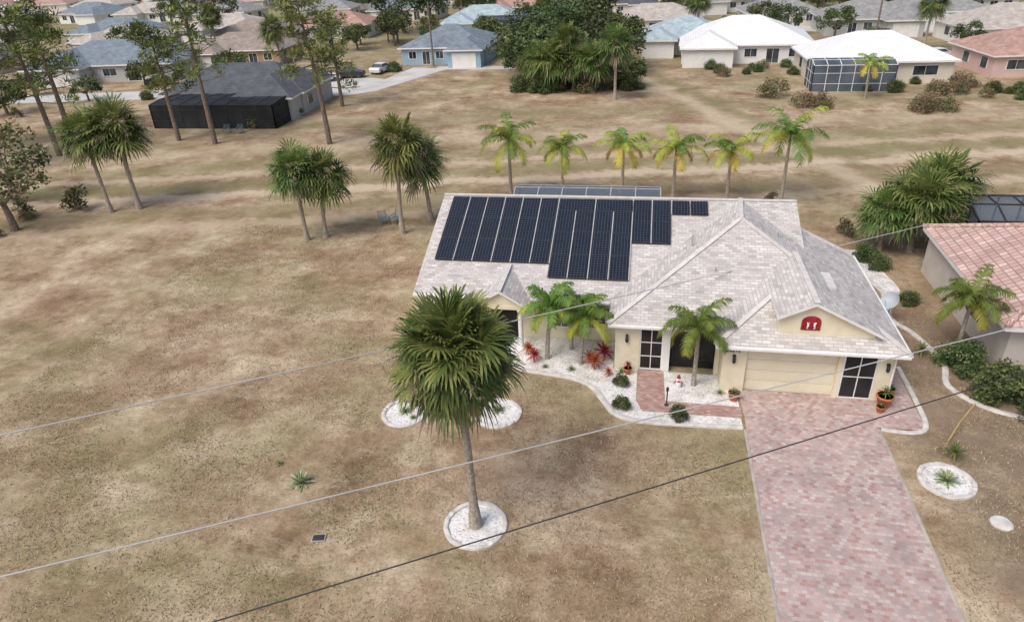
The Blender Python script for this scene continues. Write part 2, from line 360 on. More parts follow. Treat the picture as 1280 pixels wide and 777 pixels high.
b.slab([(-6.72,29.4,3.42),(-5.25,29.4,2.52),(-5.25,31.0,2.52),(-6.72,32.6,3.42)],.12)
b.slab([(-6.72,29.402,3.418),(-8.2,29.402,2.52),(-8.2,31.0,2.52),(-6.72,32.6,3.418)],.12)
b.obj('roof',[SH,WHITE],house)
b=MB()
def cap(p,q,w=.24): b.beam(Vector(p)+Vector((0,0,.02)),Vector(q)+Vector((0,0,.02)),w,.05)
cap((-11.5,37.7,5.34),(8.2,37.7,5.34)); cap((-1.3,28.05,2.7),A1); cap(A1,A2); cap(A1,(8.9,30.45,3.77)); cap(A2,(11.25,36.8,2.7))
cap((3.45,26.65,2.72),(5.95,29.15,3.96)); cap((7.38,27.05,4.76),Rr); cap((11.3,26.65,2.72),(10.1,27.85,3.32)); cap((-6.72,29.4,3.42),(-6.72,32.5,3.42))
b.obj('ridge_caps',[CAP],house)
b=MB()
for p,q in (((3.45,26.6,2.62),(11.3,26.6,2.62)),((-11.5,30.34,2.5),(-8.2,30.34,2.5)),((-5.3,30.34,2.5),(-1.35,30.34,2.5)),((-1.3,28.0,2.6),(3.4,28.0,2.6)),((11.36,26.7,2.62),(11.36,36.8,2.62))):
    b.beam(p,q,.10,.10)
b.tube([(10.9,26.62,2.6),(10.95,27.08,2.35),(10.95,27.08,.1)],.04)
b.obj('gutters',[WHITE],house)
b=MB(); zs=[.02,.57,1.12,1.67,2.22]
for i in range(4):
    b.box(4.9,8.72,27.34,27.5,zs[i],zs[i+1]-.02)
    for k in range(8):
        x=4.9+3.82*(k+.12)/8; b.box(x,x+3.82*.76/8,27.32,27.335,zs[i]+.1,zs[i+1]-.12)
b.obj('garage_door',[GDOOR],house)
b=MB()
win(b,8.93,10.31,.03,2.3,27.2,0,1,2,2,.06)
win(b,.2,1.3,.03,2.3,28.5,0,1,2,3,.07)
b.box(1.3,1.62,28.41,28.62,0,2.3,0)
win(b,1.75,3.65,.5,2.0,28.86,2,1,3,1,.04)
b.obj('screen_doors',[WHITE,DARK,FRD],house)
b=MB()
win(b,-4.6,-1.5,.7,2.15,30.9,0,1,4,1); win(b,-10.6,-8.9,.8,2.1,30.9,0,1,2,1)
b.obj('windows',[WHITE,GLASS],house)
b=MB()
for x,y in ((4.35,27.15),(10.7,27.15),(-.4,28.4)):
    b.box(x-.06,x+.06,y-.14,y-.001,1.85,1.98,1); b.lathe((x,y-.12,1.6),[(.05,0),(.08,.05),(.08,.22),(.02,.3)],8,1)
pts=[(6.95,27.33,3.3),(7.75,27.33,3.3)]+[(7.35+.4*math.cos(a),27.33,3.72+.28*math.sin(a)) for a in [k*math.pi/10 for k in range(11)]]
b.poly(pts,0)
for i in range(5): b.box(6.99,7.71,27.29,27.325,3.36+i*.085,3.40+i*.085,0)
for sx,cx in ((1,7.2),(-1,7.5)):
    b.tube([(cx+sx*.05,27.27,3.40),(cx-sx*.01,27.27,3.43),(cx+sx*.01,27.27,3.52),(cx+sx*.03,27.27,3.6),(cx-sx*.02,27.27,3.70),(cx+sx*.07,27.27,3.68)],[.012,.02,.04,.045,.035,.015],8,2)
b.obj('gable_vent',[REDP,FRD,WHITE],house)
fc=bpy.data.curves.new('house_number','FONT'); fc.body='28212'; fc.size=.24; fc.extrude=.01; fc.materials.append(FRD)
fo=bpy.data.objects.new('house_number',fc); COL.objects.link(fo); fo.location=(4.0,27.13,2.12); fo.rotation_euler=(R(90),0,0); fo.parent=house
b=MB()
b.box(8.35,8.75,29.6,31.2,4.0,4.24,1)
b.tube([(6.8,34.2,4.3),(6.8,34.2,4.95)],.06,8,0)
b.tube([(2.6,33.6,4.3),(2.6,33.6,4.95)],.05,8,0); b.box(3.2,3.6,31.2,31.6,3.9,4.28,1)
b.obj('roof_vents',[ALU,CAP],house)
b=MB(); sl=math.atan(.375); cs,sn=math.cos(sl),math.sin(sl)
def spt(x,s,h):
    y=37.42-s*cs; z=2.6+(y-30.4)*.375; return (x,y-sn*h*1.0,z+cs*h)
def panel(x0,x1,s0,s1):
    g=.022
    b.poly([spt(x0+g,s1-g,.13),spt(x1-g,s1-g,.13),spt(x1-g,s0+g,.13),spt(x0+g,s0+g,.13)],0)
    for (a0,a1,c0,c1) in ((x0,x0+g,s0,s1),(x1-g,x1,s0,s1),(x0+g,x1-g,s0,s0+g),(x0+g,x1-g,s1-g,s1)):
        T=[spt(a0,c1,.135),spt(a1,c1,.135),spt(a1,c0,.135),spt(a0,c0,.135)];B=[spt(a0,c1,.09),spt(a1,c1,.09),spt(a1,c0,.09),spt(a0,c0,.09)]
        b.poly(T,1)
        for k in range(4): b.poly([T[k],B[k],B[(k+1)%4],T[(k+1)%4]],1)
PW,PH,G=.985,1.70,.055
def strip(x,s0,s1): b.poly([spt(x,s1,.118),spt(x+G-.01,s1,.118),spt(x+G-.01,s0,.118),spt(x,s0,.118)],2)
for c in range(6):
    x=-4.62-(c+1)*(PW+G)
    for r in range(3): panel(x,x+PW,r*(PH+.02),r*(PH+.02)+PH)
    strip(x+PW+.005,0,5.14)
for c in range(4):
    x=-4.62+c*(PW+G)
    for r in range(3): panel(x,x+PW,1.0+r*(PH+.02),1.0+r*(PH+.02)+PH)
    strip(x+PW+.005,0 if c==1 else 1.0,6.14)
for c in range(2):
    x=-4.62+c*(2*PW+2*G); panel(x,x+2*PW+G,0,.98)
for c in range(2):
    x=-.46+c*(PW+G)
    for r in range(2): panel(x,x+PW,r*(PH+.02),r*(PH+.02)+PH)
    strip(x+PW+.005,0,3.4 if c==0 else 1.1)
panel(1.64,2.56,0,1.1); panel(2.62,3.53,0,1.1)
for s in (.4,1.3,2.1,3.0,3.9,4.7):
    x1=3.5 if s<1 else (1.55 if s<3.4 else -.5)
    p=spt(-10.8,s,.05);q=spt(x1,s,.05); b.beam(p,q,.04,.04,2)
b.obj('solar_panels',[SOL,FRD,RAIL],house)
def cage(name,x0,x1,y0,y1,h,frame,scr,nx=6,ny=4,rise=0,parent=None,w=.09):
    b=MB()
    xs=[x0+(x1-x0)*i/nx for i in range(nx+1)]; ys=[y0+(y1-y0)*i/ny for i in range(ny+1)]
    def zt(y): 
        t=abs((y-y0)/(y1-y0)-.5)*2; return h+rise*min(1,(1-t)*2)
    for x in xs:
        for y in (y0,y1): b.beam((x,y,0),(x,y,h),w,w)
        for k in range(ny): b.beam((x,ys[k],zt(ys[k])),(x,ys[k+1],zt(ys[k+1])),w,w)
    for y in ys:
        b.beam((x0,y,zt(y)),(x1,y,zt(y)),w,w)
        for x in (x0,x1): b.beam((x,y,0),(x,y,zt(y)),w,w)
    for z in (.9,2.1):
        for y in (y0,y1): b.beam((x0,y,z),(x1,y,z),w*.7,w*.7)
        for x in (x0,x1): b.beam((x,y0,z),(x,y1,z),w*.7,w*.7)
    for k in range(ny): b.poly([(x0,ys[k],zt(ys[k])-.01),(x1,ys[k],zt(ys[k])-.01),(x1,ys[k+1],zt(ys[k+1])-.01),(x0,ys[k+1],zt(ys[k+1])-.01)],1)
    for y in (y0,y1): b.poly([(x0,y,0),(x1,y,0),(x1,y,h),(x0,y,h)],1)
    for x in (x0,x1): b.poly([(x,y0,0),(x,y1,0)]+[(x,ys[k],zt(ys[k])) for k in range(ny,-1,-1)],1)
    b.poly([(x0+.05,y0+.05,.03),(x1-.05,y0+.05,.03),(x1-.05,y1-.05,.03),(x0+.05,y1-.05,.03)],2)
    return b.obj(name,[frame,scr,ROADC],parent,uv=False)
cage('pool_cage',-8.9,1.2,45.1,48.0,2.45,ALU,SCRB,6,2,.35,w=.07)
# ------------------------------------------------------------------ generic suburban houses
def gh(name,cx,cy,w,d,wall,roof,rot=0,pitch=.42,eave=2.7,garage=True,wing=True,trim=None):
    e=empty(name,(cx,cy,0),rot); b=MB()
    def blk(x0,x1,y0,y1): b.box(x0+.5,x1-.5,y0+.5,y1-.5,0,eave-.02,0)
    def hip(x0,x1,y0,y1,z):
        W,D=x1-x0,y1-y0
        if W>=D:
            r=D/2; zr=z+r*pitch; a=(x0+r,y0+r,zr); c=(x1-r,y0+r,zr)
            fs=[[(x0,y0,z),(x1,y0,z),c,a],[(x1,y1,z),(x0,y1,z),a,c],[(x0,y1,z),(x0,y0,z),a],[(x1,y0,z),(x1,y1,z),c]]
        else:
            r=W/2; zr=z+r*pitch; a=(x0+r,y0+r,zr); c=(x0+r,y1-r,zr)
            fs=[[(x0,y0,z),(x1,y0,z),a],[(x1,y1,z),(x0,y1,z),c],[(x0,y1,z),(x0,y0,z),a,c],[(x1,y0,z),(x1,y1,z),c,a]]
        for f in fs: b.slab(f,.2,1,2)
    x0,x1,y0,y1=-w/2,w/2,-d/2,d/2
    blk(x0,x1,y0,y1); hip(x0,x1,y0,y1,eave)
    if wing:
        ww=w*.42; sx=x1-ww-.2 if (int(abs(cx*7))%2) else x0+.2
        blk(sx,sx+ww,y0-3.2,y0+2); hip(sx,sx+ww,y0-3.2,y0+ww,eave+.03)
        sy=y0-3.2+.5
        b.box(sx+ww*.2,sx+ww*.8,sy-.04,sy-.003,.02,2.2,4 if garage else 3)
        for k in range(1,4): b.box(sx+ww*.2,sx+ww*.8,sy-.05,sy-.041,2.2*k/4,2.2*k/4+.04,2)
        other=(x0+1.2,sx-.5) if sx>0 else (sx+ww+.5,x1-1.2)
    else: other=(x0+1.2,x1-1.2)
    n=3; L=(other[1]-other[0])/n
    for k in range(n):
        xx=other[0]+L*(k+.2); win(b,xx,xx+L*.6,.9 if k!=1 else .05,2.15,y0+.5,2,3,2,1,.08)
    for yy in (y0+2,y0+d*.55):
        for xx,s in ((x0+.5,-1),(x1-.5,1)):
            b.box(min(xx,xx+s*.05),max(xx,xx+s*.05),yy,yy+1.5,.9,2.1,3)
            b.box(min(xx,xx+s*.07),max(xx,xx+s*.07),yy-.08,yy,.85,2.15,2); b.box(min(xx,xx+s*.07),max(xx,xx+s*.07),yy+1.5,yy+1.58,.85,2.15,2)
    b.obj('house_body',[wall,roof,WHITE,GLASS,trim or WHITE],e)
    return e
def wallm(n,c): return noisy(n,tuple(x*.92 for x in c),c,scale=.6,rough=.85)
W_BL=wallm('blue_stucco',(.32,.45,.56));W_WH=wallm('white_stucco',(.80,.80,.78));W_PK=wallm('pink_stucco',(.66,.48,.44));W_TN=wallm('tan_stucco',(.58,.47,.34));W_CR=wallm('cream_wall',(.70,.65,.55));W_BR=wallm('brown_stucco',(.42,.29,.19));W_GY=wallm('grey_stucco',(.48,.49,.49))
def roofm(n,c): return brickmat(n,[tuple(x*k for x in c) for k in (.85,1,.92,1.1)],.6,.3,.02,tuple(x*.7 for x in c),dirt=.35)
R_DK=roofm('charcoal_shingle',(.12,.13,.15));R_SB=roofm('slate_blue_shingle',(.23,.28,.33));R_LB=roofm('light_blue_shingle',(.44,.55,.60));R_WT=brickmat('white_tile_roof',[(.74,.75,.76),(.82,.82,.82),(.78,.79,.80)],.35,.35,.03,(.62,.63,.64),off=0,dirt=.08);R_GY=roofm('grey_shingle',(.34,.34,.34));R_BR=roofm('brown_shingle',(.35,.30,.26));R_RD=roofm('red_tile_roof',(.50,.32,.27));R_BG=roofm('beige_tile_roof',(.54,.49,.45))
gh('grey_roof_house',-50.5,84.5,19,11,W_GY,R_DK,.06,pitch=.5)
cage('screened_lanai',-57,-41.5,73.0,79.3,2.7,FRD,noisy('dark_screen',(.012,.014,.018),(.03,.035,.04),scale=.6),8,3,.2)
gh('blue_roof_house',-86,108,24,14,W_GY,R_SB,.1)
gh('brown_house',-70,119,17,11,W_BR,R_BR,.05)
gh('blue_house',-32.5,119,15,13,W_BL,R_SB,.0)
gh('light_blue_house',-34,152,17,12,W_WH,R_LB,.1); cage('pool_cage',-33,-22,141,146,3.2,FRD,SCRF,5,3,.6)
gh('white_house',14,117,19,15,W_WH,R_WT,-.05); gh('white_roof_house',5.5,124,14,12,W_WH,R_LB,-.05)
gh('white_tile_roof_house',28,101,17,13,W_CR,R_WT,.03,wing=False); cage('pool_cage',19.3,28.5,90.8,94.9,3.0,WHITE,SCRF,6,3,.4,w=.07)
gh('pink_house',47.5,104,14,12,W_PK,R_RD,.1,wing=False)
gh('grey_house',37,141,16,12,W_GY,R_GY,0); gh('beige_house',57,128,22,13,W_WH,R_BG,.1); gh('tan_house',1,147,17,11,W_CR,R_BG,.0)
gh('tan_house',24,153,14,11,W_CR,R_GY,.1); gh('grey_house',50,148,17,12,W_CR,R_GY,.1); gh('beige_house',73,140,18,13,W_CR,R_BG,.1)
walls=[W_WH,W_TN,W_CR,W_GY,W_WH,W_PK,W_CR];roofs=[R_GY,R_SB,R_BR,R_BG,R_WT,R_DK,R_GY,R_BG,R_RD]
hpos=[(1,147),(24,153),(50,148),(73,140),(37,141),(57,128),(-34,152)]
for j,yy in enumerate((178,206,236,268,304,345,392,440)):
    x=-330
    while x<160:
        cx=x+random.uniform(-3,3); cy=yy-.10*x+random.uniform(-4,4)
        if random.random()<.88: gh('distant_house',cx,cy,random.uniform(14,19),random.uniform(10,13),random.choice(walls),random.choice(roofs),random.uniform(-.15,.25)+(math.pi if j%2 else 0)); hpos.append((cx,cy))
        x+=random.uniform(22,28)
for cx,cy in ((-118,150),(-92,152),(-140,128),(-66,150),(-122,112),(-160,155),(-190,160),(-78,140),(-104,134)):
    gh('distant_house',cx,cy,17,11,random.choice(walls),random.choice(roofs),random.uniform(-.2,.2)); hpos.append((cx,cy))
nb=empty('tile_roof_house'); b=MB()
b.box(16.5,31,30,40.8,0,2.75,0)
b.box(16.45,16.499,33,34.4,1,2.1,3)
q0,q1,q2,q3=(15.9,29.4,2.75),(31.5,29.4,2.75),(31.5,41.2,2.75),(16.1,41.0,2.75); ra,rb=(21.8,35.3,5.3),(25.6,35.3,5.3)
for f in ([q0,q1,rb,ra],[q3,q0,ra],[q2,q3,ra,rb],[q1,q2,rb]): b.slab(f,.2,1,2)
for p,q in ((q0,ra),(q3,ra),(ra,rb),(q1,rb)): b.tube([Vector(p)+Vector((0,0,.05)),Vector(q)+Vector((0,0,.05))],.13,8,1)
b.obj('house_body',[BEIGE,TILE,WHITE,GLASS],nb)
cage('pool_cage',19.5,28,42.2,46.8,2.7,FRD,SCRB,6,3,.5)
# ------------------------------------------------------------------ palms
def unit(az,el): return Vector((math.cos(az)*math.cos(el),math.sin(az)*math.cos(el),math.sin(el)))
def fan(b,o,az,el,pet,rad,nseg,m,droop=.5,wf=.055):
    d=unit(az,el); side=Vector((-math.sin(az),math.cos(az),0))
    hub=o+d*pet+Vector((0,0,-.08*pet*pet)); w=.022
    b.poly([o-side*w,o+side*w,hub+side*w*.6,hub-side*w*.6],m)
    dd=(d+Vector((0,0,-.30*math.cos(el)))).normalized(); up2=side.cross(dd)
    if up2.z<0: up2=-up2
    tw=random.uniform(-.8,.8)
    s2=(side*math.cos(tw)+up2*math.sin(tw))
    for k in range(nseg):
        t=(k+.5)/nseg*2-1; a=t*R(118)+random.uniform(-.05,.05); L=rad*(1-.22*abs(t))*random.uniform(.82,1.12)
        dr=(dd*math.cos(a)+s2*math.sin(a)+up2*.25*abs(t)).normalized()
        wd=dr.cross(up2).normalized()*(L*wf+.008)
        m1=hub+dr*L*.5; m2=hub+dr*L*.82+Vector((0,0,-droop*L*.14)); m3=hub+dr*L*.98+Vector((0,0,-droop*L*.45))
        mt=m
        if m in (0,1) and random.random()<.18: mt=m+1
        i=len(b.v); b.v+=[tuple(hub),tuple(m1+wd),tuple(m1-wd),tuple(m2+wd*.7),tuple(m2-wd*.7),tuple(m3)]
        for f in ((i,i+1,i+2),(i+1,i+3,i+4,i+2),(i+3,i+5,i+4)): b.f.append(f); b.m.append(mt)
def sabal(h,r,nf=46,nseg=15,seed=0,lean=(0,0),trunk=.17,old=.12,low=-1.1,wf=.055,stalks=7):
    random.seed(seed); b=MB(); T=Vector((lean[0],lean[1],h)); n=14
    pts=[];rd=[]
    for k in range(n+1):
        t=k/n; pts.append((lean[0]*t*t,lean[1]*t*t,h*t)); rd.append(trunk*(1.35-.6*min(1,t*5)+.06*math.sin(k*2.3)+(.25*max(0,t-.8)*5 if t>.8 else 0)))
    b.tube(pts,rd,12,4)
    for k in range(46):
        z=h*random.uniform(.86,1.0); az=k*2.4; o=Vector((lean[0]*.9,lean[1]*.9,z)); d=unit(az,.9)
        b.beam(o+d*.10,o+d*(.30+.1*random.random()),.07,.03,5)
    for k in range(nf):
        t=(k+.5)/nf; el=math.asin(max(-.98,min(.98,1-(1-math.sin(low))*t)))
        el=min(el,1.45); az=k*2.39996+random.uniform(-.25,.25)
        lr=random.uniform(.86,1.12)
        p=r*random.uniform(.40,.58)*lr; q=r*random.uniform(.44,.60)*lr
        if el<-.55 and random.random()<old*4: m=3
        elif t<.25: m=random.choice((1,2,2,1))
        elif t<.7: m=random.choice((0,1,1,2,1))
        else: m=random.choice((0,1,1,2,3 if random.random()<old*2.5 else 2))
        fan(b,T+Vector((0,0,random.uniform(-.3,.2))),az,el,p,q,nseg,m,droop=.25+.6*t,wf=wf)
    for k in range(stalks):
        az=k*.9+seed; d=unit(az,.10)
        pts=[T+d*s*r*1.0+Vector((0,0,-.25*(s*r)**2*.35)) for s in (0,.35,.7,1)]
        b.tube(pts,[.03,.02,.015,.008],5,3)
        for j in range(60):
            s=random.uniform(.45,1.05); c=T+d*s*r*1.0+Vector((0,0,-.25*(s*r)**2*.35))+Vector((random.gauss(0,.14),random.gauss(0,.14),random.gauss(-.08,.13)))
            e=unit(random.random()*6.3,random.uniform(-1.2,.2))*.22; w=Vector((-e.y,e.x,0)).normalized()*.022
            b.poly([c-w,c+w,c+e],3)
    return b.mesh('sabal_palm',PG+[TRK,BOOT],uv=False)
def queen(h,r,nf=13,seed=0,trunk=.11,yellow=.5,lean=(0,0)):
    random.seed(seed); b=MB(); n=8
    b.tube([(lean[0]*(k/n)**2,lean[1]*(k/n)**2,h*k/n) for k in range(n+1)],[trunk*(1.25-.4*k/n) for k in range(n+1)],10,4)
    b.tube([(lean[0],lean[1],h),(lean[0],lean[1],h+.5)],[trunk*.85,.04],8,0)
    for k in range(nf):
        t=(k+.5)/nf; az=k*2.39996+random.uniform(-.3,.3); el=R(80)-t*R(82)+random.uniform(-.1,.1)
        d=Vector((math.cos(az),math.sin(az),0)); side=Vector((-math.sin(az),math.cos(az),0))
        L=r*1.3*random.uniform(.85,1.15); p=Vector((lean[0],lean[1],h+.35)); e=el; pts=[p.copy()]; K=13
        for j in range(K):
            p=p+(d*math.cos(e)+Vector((0,0,1))*math.sin(e))*L/K; e-=R(4.6+6*j/K+1.5*t); pts.append(p.copy())
        if t>.72: m=2 if random.random()<yellow*.7 else 1
        elif t>.45: m=1 if random.random()<yellow else 0
        else: m=1 if random.random()<yellow*.35 else 0
        for j in range(K):
            b.poly([pts[j]-side*.025,pts[j]+side*.025,pts[j+1]+side*.018,pts[j+1]-side*.018],m)
            if j<1: continue
            tang=(pts[j+1]-pts[j]).normalized()
            for q in (0,.33,.66):
                c=pts[j].lerp(pts[j+1],q); s=(j+q)/K; ll=r*.34*math.sin(math.pi*min(1,.12+s*.84))**.6
                for sg in (-1,1):
                    dr=(side*sg*.8+tang*.65+Vector((0,0,random.uniform(-.6,.25)))).normalized(); w=tang*.030
                    m1=c+dr*ll*.55; m2=c+dr*ll+Vector((0,0,-ll*.35))
                    i=len(b.v); b.v+=[tuple(c-w),tuple(c+w),tuple(m1+w),tuple(m1-w),tuple(m2)]
                    b.f+=[(i,i+1,i+2,i+3),(i+3,i+2,i+4)]; b.m+=[m,m]
    return b.mesh('queen_palm',QG+[TRK,TRK],uv=False)
place(sabal(7.6,2.12,150,26,3,(-.15,0),.19,.24,low=-1.02,wf=.032,stalks=10),'sabal_palm',(-5.4,17.6,0),.4)
SB=[sabal(5,2.1,72,15,11,low=-.95,wf=.042),sabal(5.6,2.2,70,15,12,(.4,.2),low=-.95,wf=.042),sabal(3.0,2.3,66,15,13,low=-.7,wf=.042),sabal(4.3,2.05,66,15,14,(-.5,.1),low=-.95,wf=.042)]
def sp(i,x,y,s=1,rot=None,zs=1): return place(SB[i],'sabal_palm',(x,y,0),random.random()*6.3 if rot is None else rot,(s,s,s*zs))
sp(0,-23.5,42.4,1.05); sp(3,-22.3,43.0,1.08); sp(1,-16.9,44.1,1.15); sp(3,-15.6,46.9,1.15)
sp(1,-42.8,46.7,1.12,2); sp(0,-40.8,47.6,1.35,1) 
sp(2,16.7,43.7,1.15); sp(2,18.6,46.2,1.2); sp(2,14.9,43.6,.9)
for x,y,s in ((-12.2,92,1.15),(-9.5,92.5,1.1),(-7.2,91.5,1.15),(-14,94,1.1)): sp(2,x,y,s*1.15)
sp(0,-3.9,87,1.3); sp(3,-10.8,94,1.4); sp(2,-6,93,1.2); sp(2,-15.5,95.5,1.1)
for x,y,s in ((62,138,1.4),(40,118,1.2),(8,134,1.3),(-20,140,1.2),(70,150,1.6),(-58,108,1.2),(66,112,1.2),(-84,132,1.3),(-44,172,1.5),(20,170,1.5),(-8,176,1.4),(52,165,1.5)): sp(random.choice((0,1)),x,y,s)
QP=[queen(3.6,1.9,15,21,yellow=.5),queen(3.3,1.8,13,22,yellow=.85),queen(4.4,2.2,15,23,yellow=.3),queen(2.2,1.3,13,24,.09,.10,(.2,0)),queen(3.0,1.6,15,25,.10,.1)]
for i,x,y,s in ((0,-10.4,52.2,1.15),(0,-6.3,52.6,.95),(1,-1.6,52.7,1.08),(1,2.3,52.2,1.08),(1,6.3,52.3,1.05),(2,10.2,52.0,1.05)):
    place(QP[i],'queen_palm',(x,y,0),random.random()*6,s)
for i,x,y,s in ((3,-4.3,28.9,1.15),(3,-2.6,28.6,1.05),(3,-3.2,29.9,.95),(4,2.75,27.4,.92)):
    place(QP[i],'pygmy_palm',(x,y,0),random.random()*6,s)
place(QP[4],'queen_palm',(15.0,31.0,0),1,.95)
place(QP[1],'queen_palm',(24.5,87,0),1,1.0)
# ------------------------------------------------------------------ leafy trees and shrubs
def leaves(b,centres,n,size,mats,squash=1.0,shade=False):
    zs=[c[2] for c,_ in centres]; zl,zh=min(zs),max(zs)+.01
    for c,rad in centres:
        mm=random.choice(mats)
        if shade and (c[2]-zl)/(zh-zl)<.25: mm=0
        for k in range(n):
            u=Vector((random.gauss(0,1),random.gauss(0,1),random.gauss(0,1))).normalized()*rad*random.random()**.4
            u.z*=squash; p=Vector(c)+u
            a=Vector((random.gauss(0,1),random.gauss(0,1),random.gauss(0,1)*.6)).normalized(); q=a.cross(Vector((random.gauss(0,1),random.gauss(0,1),random.gauss(0,1)))).normalized()
            s=size*random.uniform(.6,1.3); m=mm if random.random()<.7 else random.choice(mats)
            b.poly([p-a*s,p+q*s*.5,p+a*s,p-q*s*.5],m)
def oak(h,r,seed,ncl=40,nl=56,size=.28,mats=(0,0,1,1,2),trunk=.28):
    random.seed(seed); b=MB()
    zt=h*.36
    b.tube([(0,0,0),(.05,0,zt*.5),(0,.1,zt)],[trunk*1.3,trunk,trunk*.8],8,4)
    cs=[]
    for k in range(ncl):
        az=random.random()*6.28; el=math.asin(random.uniform(-.5,1)); rr=random.uniform(.45,1)**.6
        c=(math.cos(az)*math.cos(el)*r*rr*random.uniform(.7,1.05),math.sin(az)*math.cos(el)*r*rr,h*.58+math.sin(el)*h*.38*rr)
        cs.append((c,r*random.uniform(.20,.34)))
        if k%5==0: b.tube([(0,.1,zt*.9),(c[0]*.5,c[1]*.5,(zt+c[2])*.5),c],[trunk*.5,trunk*.25,.03],5,4)
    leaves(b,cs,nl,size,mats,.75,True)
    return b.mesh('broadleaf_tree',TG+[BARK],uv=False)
def pine(h,r,seed,low=.45,ncl=60):
    random.seed(seed); b=MB(); lx,ly=random.uniform(-.8,.8),random.uniform(-.5,.5)
    b.tube([(lx*(k/8)**2,ly*(k/8)**2,h*k/8) for k in range(9)],[.30-.028*k for k in range(9)],8,2)
    cs=[]
    for k in range(ncl//2):
        t=low+(1-low)*(k/(ncl/2))**.85; az=k*2.4+random.uniform(-.5,.5); L=r*(1.15-.7*(t-low)/(1-low))*random.uniform(.4,1.15)
        o=Vector((lx*t*t,ly*t*t,h*t)); e=o+Vector((math.cos(az)*L,math.sin(az)*L,random.uniform(-.2,.9)))
        b.tube([o,o.lerp(e,.5)+Vector((0,0,-.15)),e],[.07,.045,.02],5,2)
        for q in (.6,.82,1.0):
            if random.random()<.85: cs.append((tuple(o.lerp(e,q)+Vector((random.gauss(0,.25),random.gauss(0,.25),.15))),random.uniform(.4,.75)))
    for c,rad in cs:
        m=random.choice((0,1,1))
        for j in range(52):
            u=Vector((random.gauss(0,1),random.gauss(0,1),random.gauss(0,.6))).normalized(); p=Vector(c)+u*rad*random.random()**.5
            d=(u+Vector((0,0,.3))).normalized()*.32; w=d.cross(Vector((random.random(),random.random(),1))).normalized()*.06
            b.poly([p-w,p+w,p+d+w*.5,p+d-w*.5],m if random.random()<.8 else 1-m)
    return b.mesh('pine_tree',PN+[BARK],uv=False)
place(pine(14,4.4,31,.42,70),'pine_tree',(-32.4,67,0)); place(pine(14.5,4.4,32,.38,68),'pine_tree',(-60.6,61.9,0)); place(pine(13.5,3.4,33,.48,48),'pine_tree',(-45.4,66.7,0))
PI=pine(12,3.4,34,.4,52); place(PI,'pine_tree',(-50.6,68,0),1,.95); place(PI,'pine_tree',(-66,70,0),2,1.15); place(PI,'pine_tree',(-72,62,0),4,1.2); place(PI,'pine_tree',(-38,84,0),4,.9); place(PI,'pine_tree',(-64,58,0),5,1.05)
OK_=[oak(8,4.5,41),oak(9,5,42,mats=(0,0,0,1,1)),oak(6.5,4,43,mats=(1,1,2,0)),oak(7,3.6,44,ncl=34,nl=44,size=.2,mats=(1,2,3,2)),oak(10,5.2,45,mats=(0,1,1))]
def ok(i,x,y,s=1): return place(OK_[i],'broadleaf_tree',(x,y,0),random.random()*6.3,s)
ok(3,-48.0,42.4,.92); ok(3,-53,48,1.0)
for i,x,y,s in ((0,-15.5,99,.95),(2,-11,98,1.05),(2,-7,97,.95),(4,-13,105,1.0),(1,-5.5,102,.95),(0,-18.5,104,1.0),(4,-9,110,1.05),(2,-2.5,94,.6),(2,-16,112,1.05),(0,-11,119,1.0),(2,-20,110,.8),(0,-4,108,.9),(1,-17,97,.6)): ok(i,x,y,s)
for i,x,y,s in ((1,-52,152,1.3),(4,-47,156,1.2),(0,-100,128,.8),(2,-76,98,.6),(0,-62,100,.6),(2,-104,96,.9),(4,-112,86,1.0),(2,-84,80,.7),(2,-78,88,.5),(0,-98,74,.9),(2,-90,92,.5),(2,-54,130,.7),(0,-48,134,.8),(1,-22,134,.8),(0,-14,142,1),(2,34,122,.5),(0,30,130,.7),(1,45,116,.5),(0,-6,134,.6),(2,14,136,.6),(1,64,118,.6),(0,20,140,.7)): ok(i,x,y,s)
random.seed(99)
cnt=0;tries=0
while cnt<400 and tries<8000:
    tries+=1
    yy=135+300*random.random()**1.15; x=random.uniform(-.85*yy+10,.40*yy+15)
    # denser wooded belt behind the middle lots, open lawns to the left
    if x<-50 and yy<230 and random.random()<.55: continue
    if any((x-hx)**2+((yy-hy)*1.25)**2<12.5**2 for hx,hy in hpos): continue
    ok(random.choice((0,0,1,2,2,4,3 if random.random()<.3 else 2)),x,yy,random.uniform(.4,.9)); cnt+=1
for k in range(60):
    x=random.uniform(-330,230); ok(random.choice((0,1,4)),x,random.uniform(455,530),random.uniform(1.1,1.7))
def shrub(r,h,seed,mats=(0,1,1),mset=None,size=.06,n=60,nc=22,name='shrub'):
    random.seed(seed); b=MB(); cs=[]
    for k in range(nc):
        az=random.random()*6.28; el=math.asin(random.uniform(0,1)); rr=random.uniform(.6,1)
        cs.append(((math.cos(az)*math.cos(el)*r*.75*rr,math.sin(az)*math.cos(el)*r*.75*rr,.12*h+math.sin(el)*h*.72*rr),r*random.uniform(.28,.4)))
    leaves(b,cs,n,size,mats,.8)
    for k in range(6): b.tube([(0,0,0),(random.uniform(-.4,.4)*r,random.uniform(-.4,.4)*r,h*.7)],[.03,.012],5,4)
    return b.mesh(name,(mset or TG)[:4]+[BARK],uv=False)
SR=[shrub(.5,.62,51,mats=(0,1,1,2),size=.05,n=80),shrub(1.4,1.6,52,mats=(0,1,1,2),size=.08,n=120,nc=34),shrub(1.6,2.0,53,mats=(3,3,1),size=.10,n=60,nc=20),shrub(.9,1.6,54,mats=(0,3,1),size=.09,n=40,nc=16)]
for x,y,s in ((-.55,27.0,.95),(-.45,25.25,1.0),(2.0,24.85,1.05)): place(SR[0],'boxwood_shrub',(x,y,0),x,s)
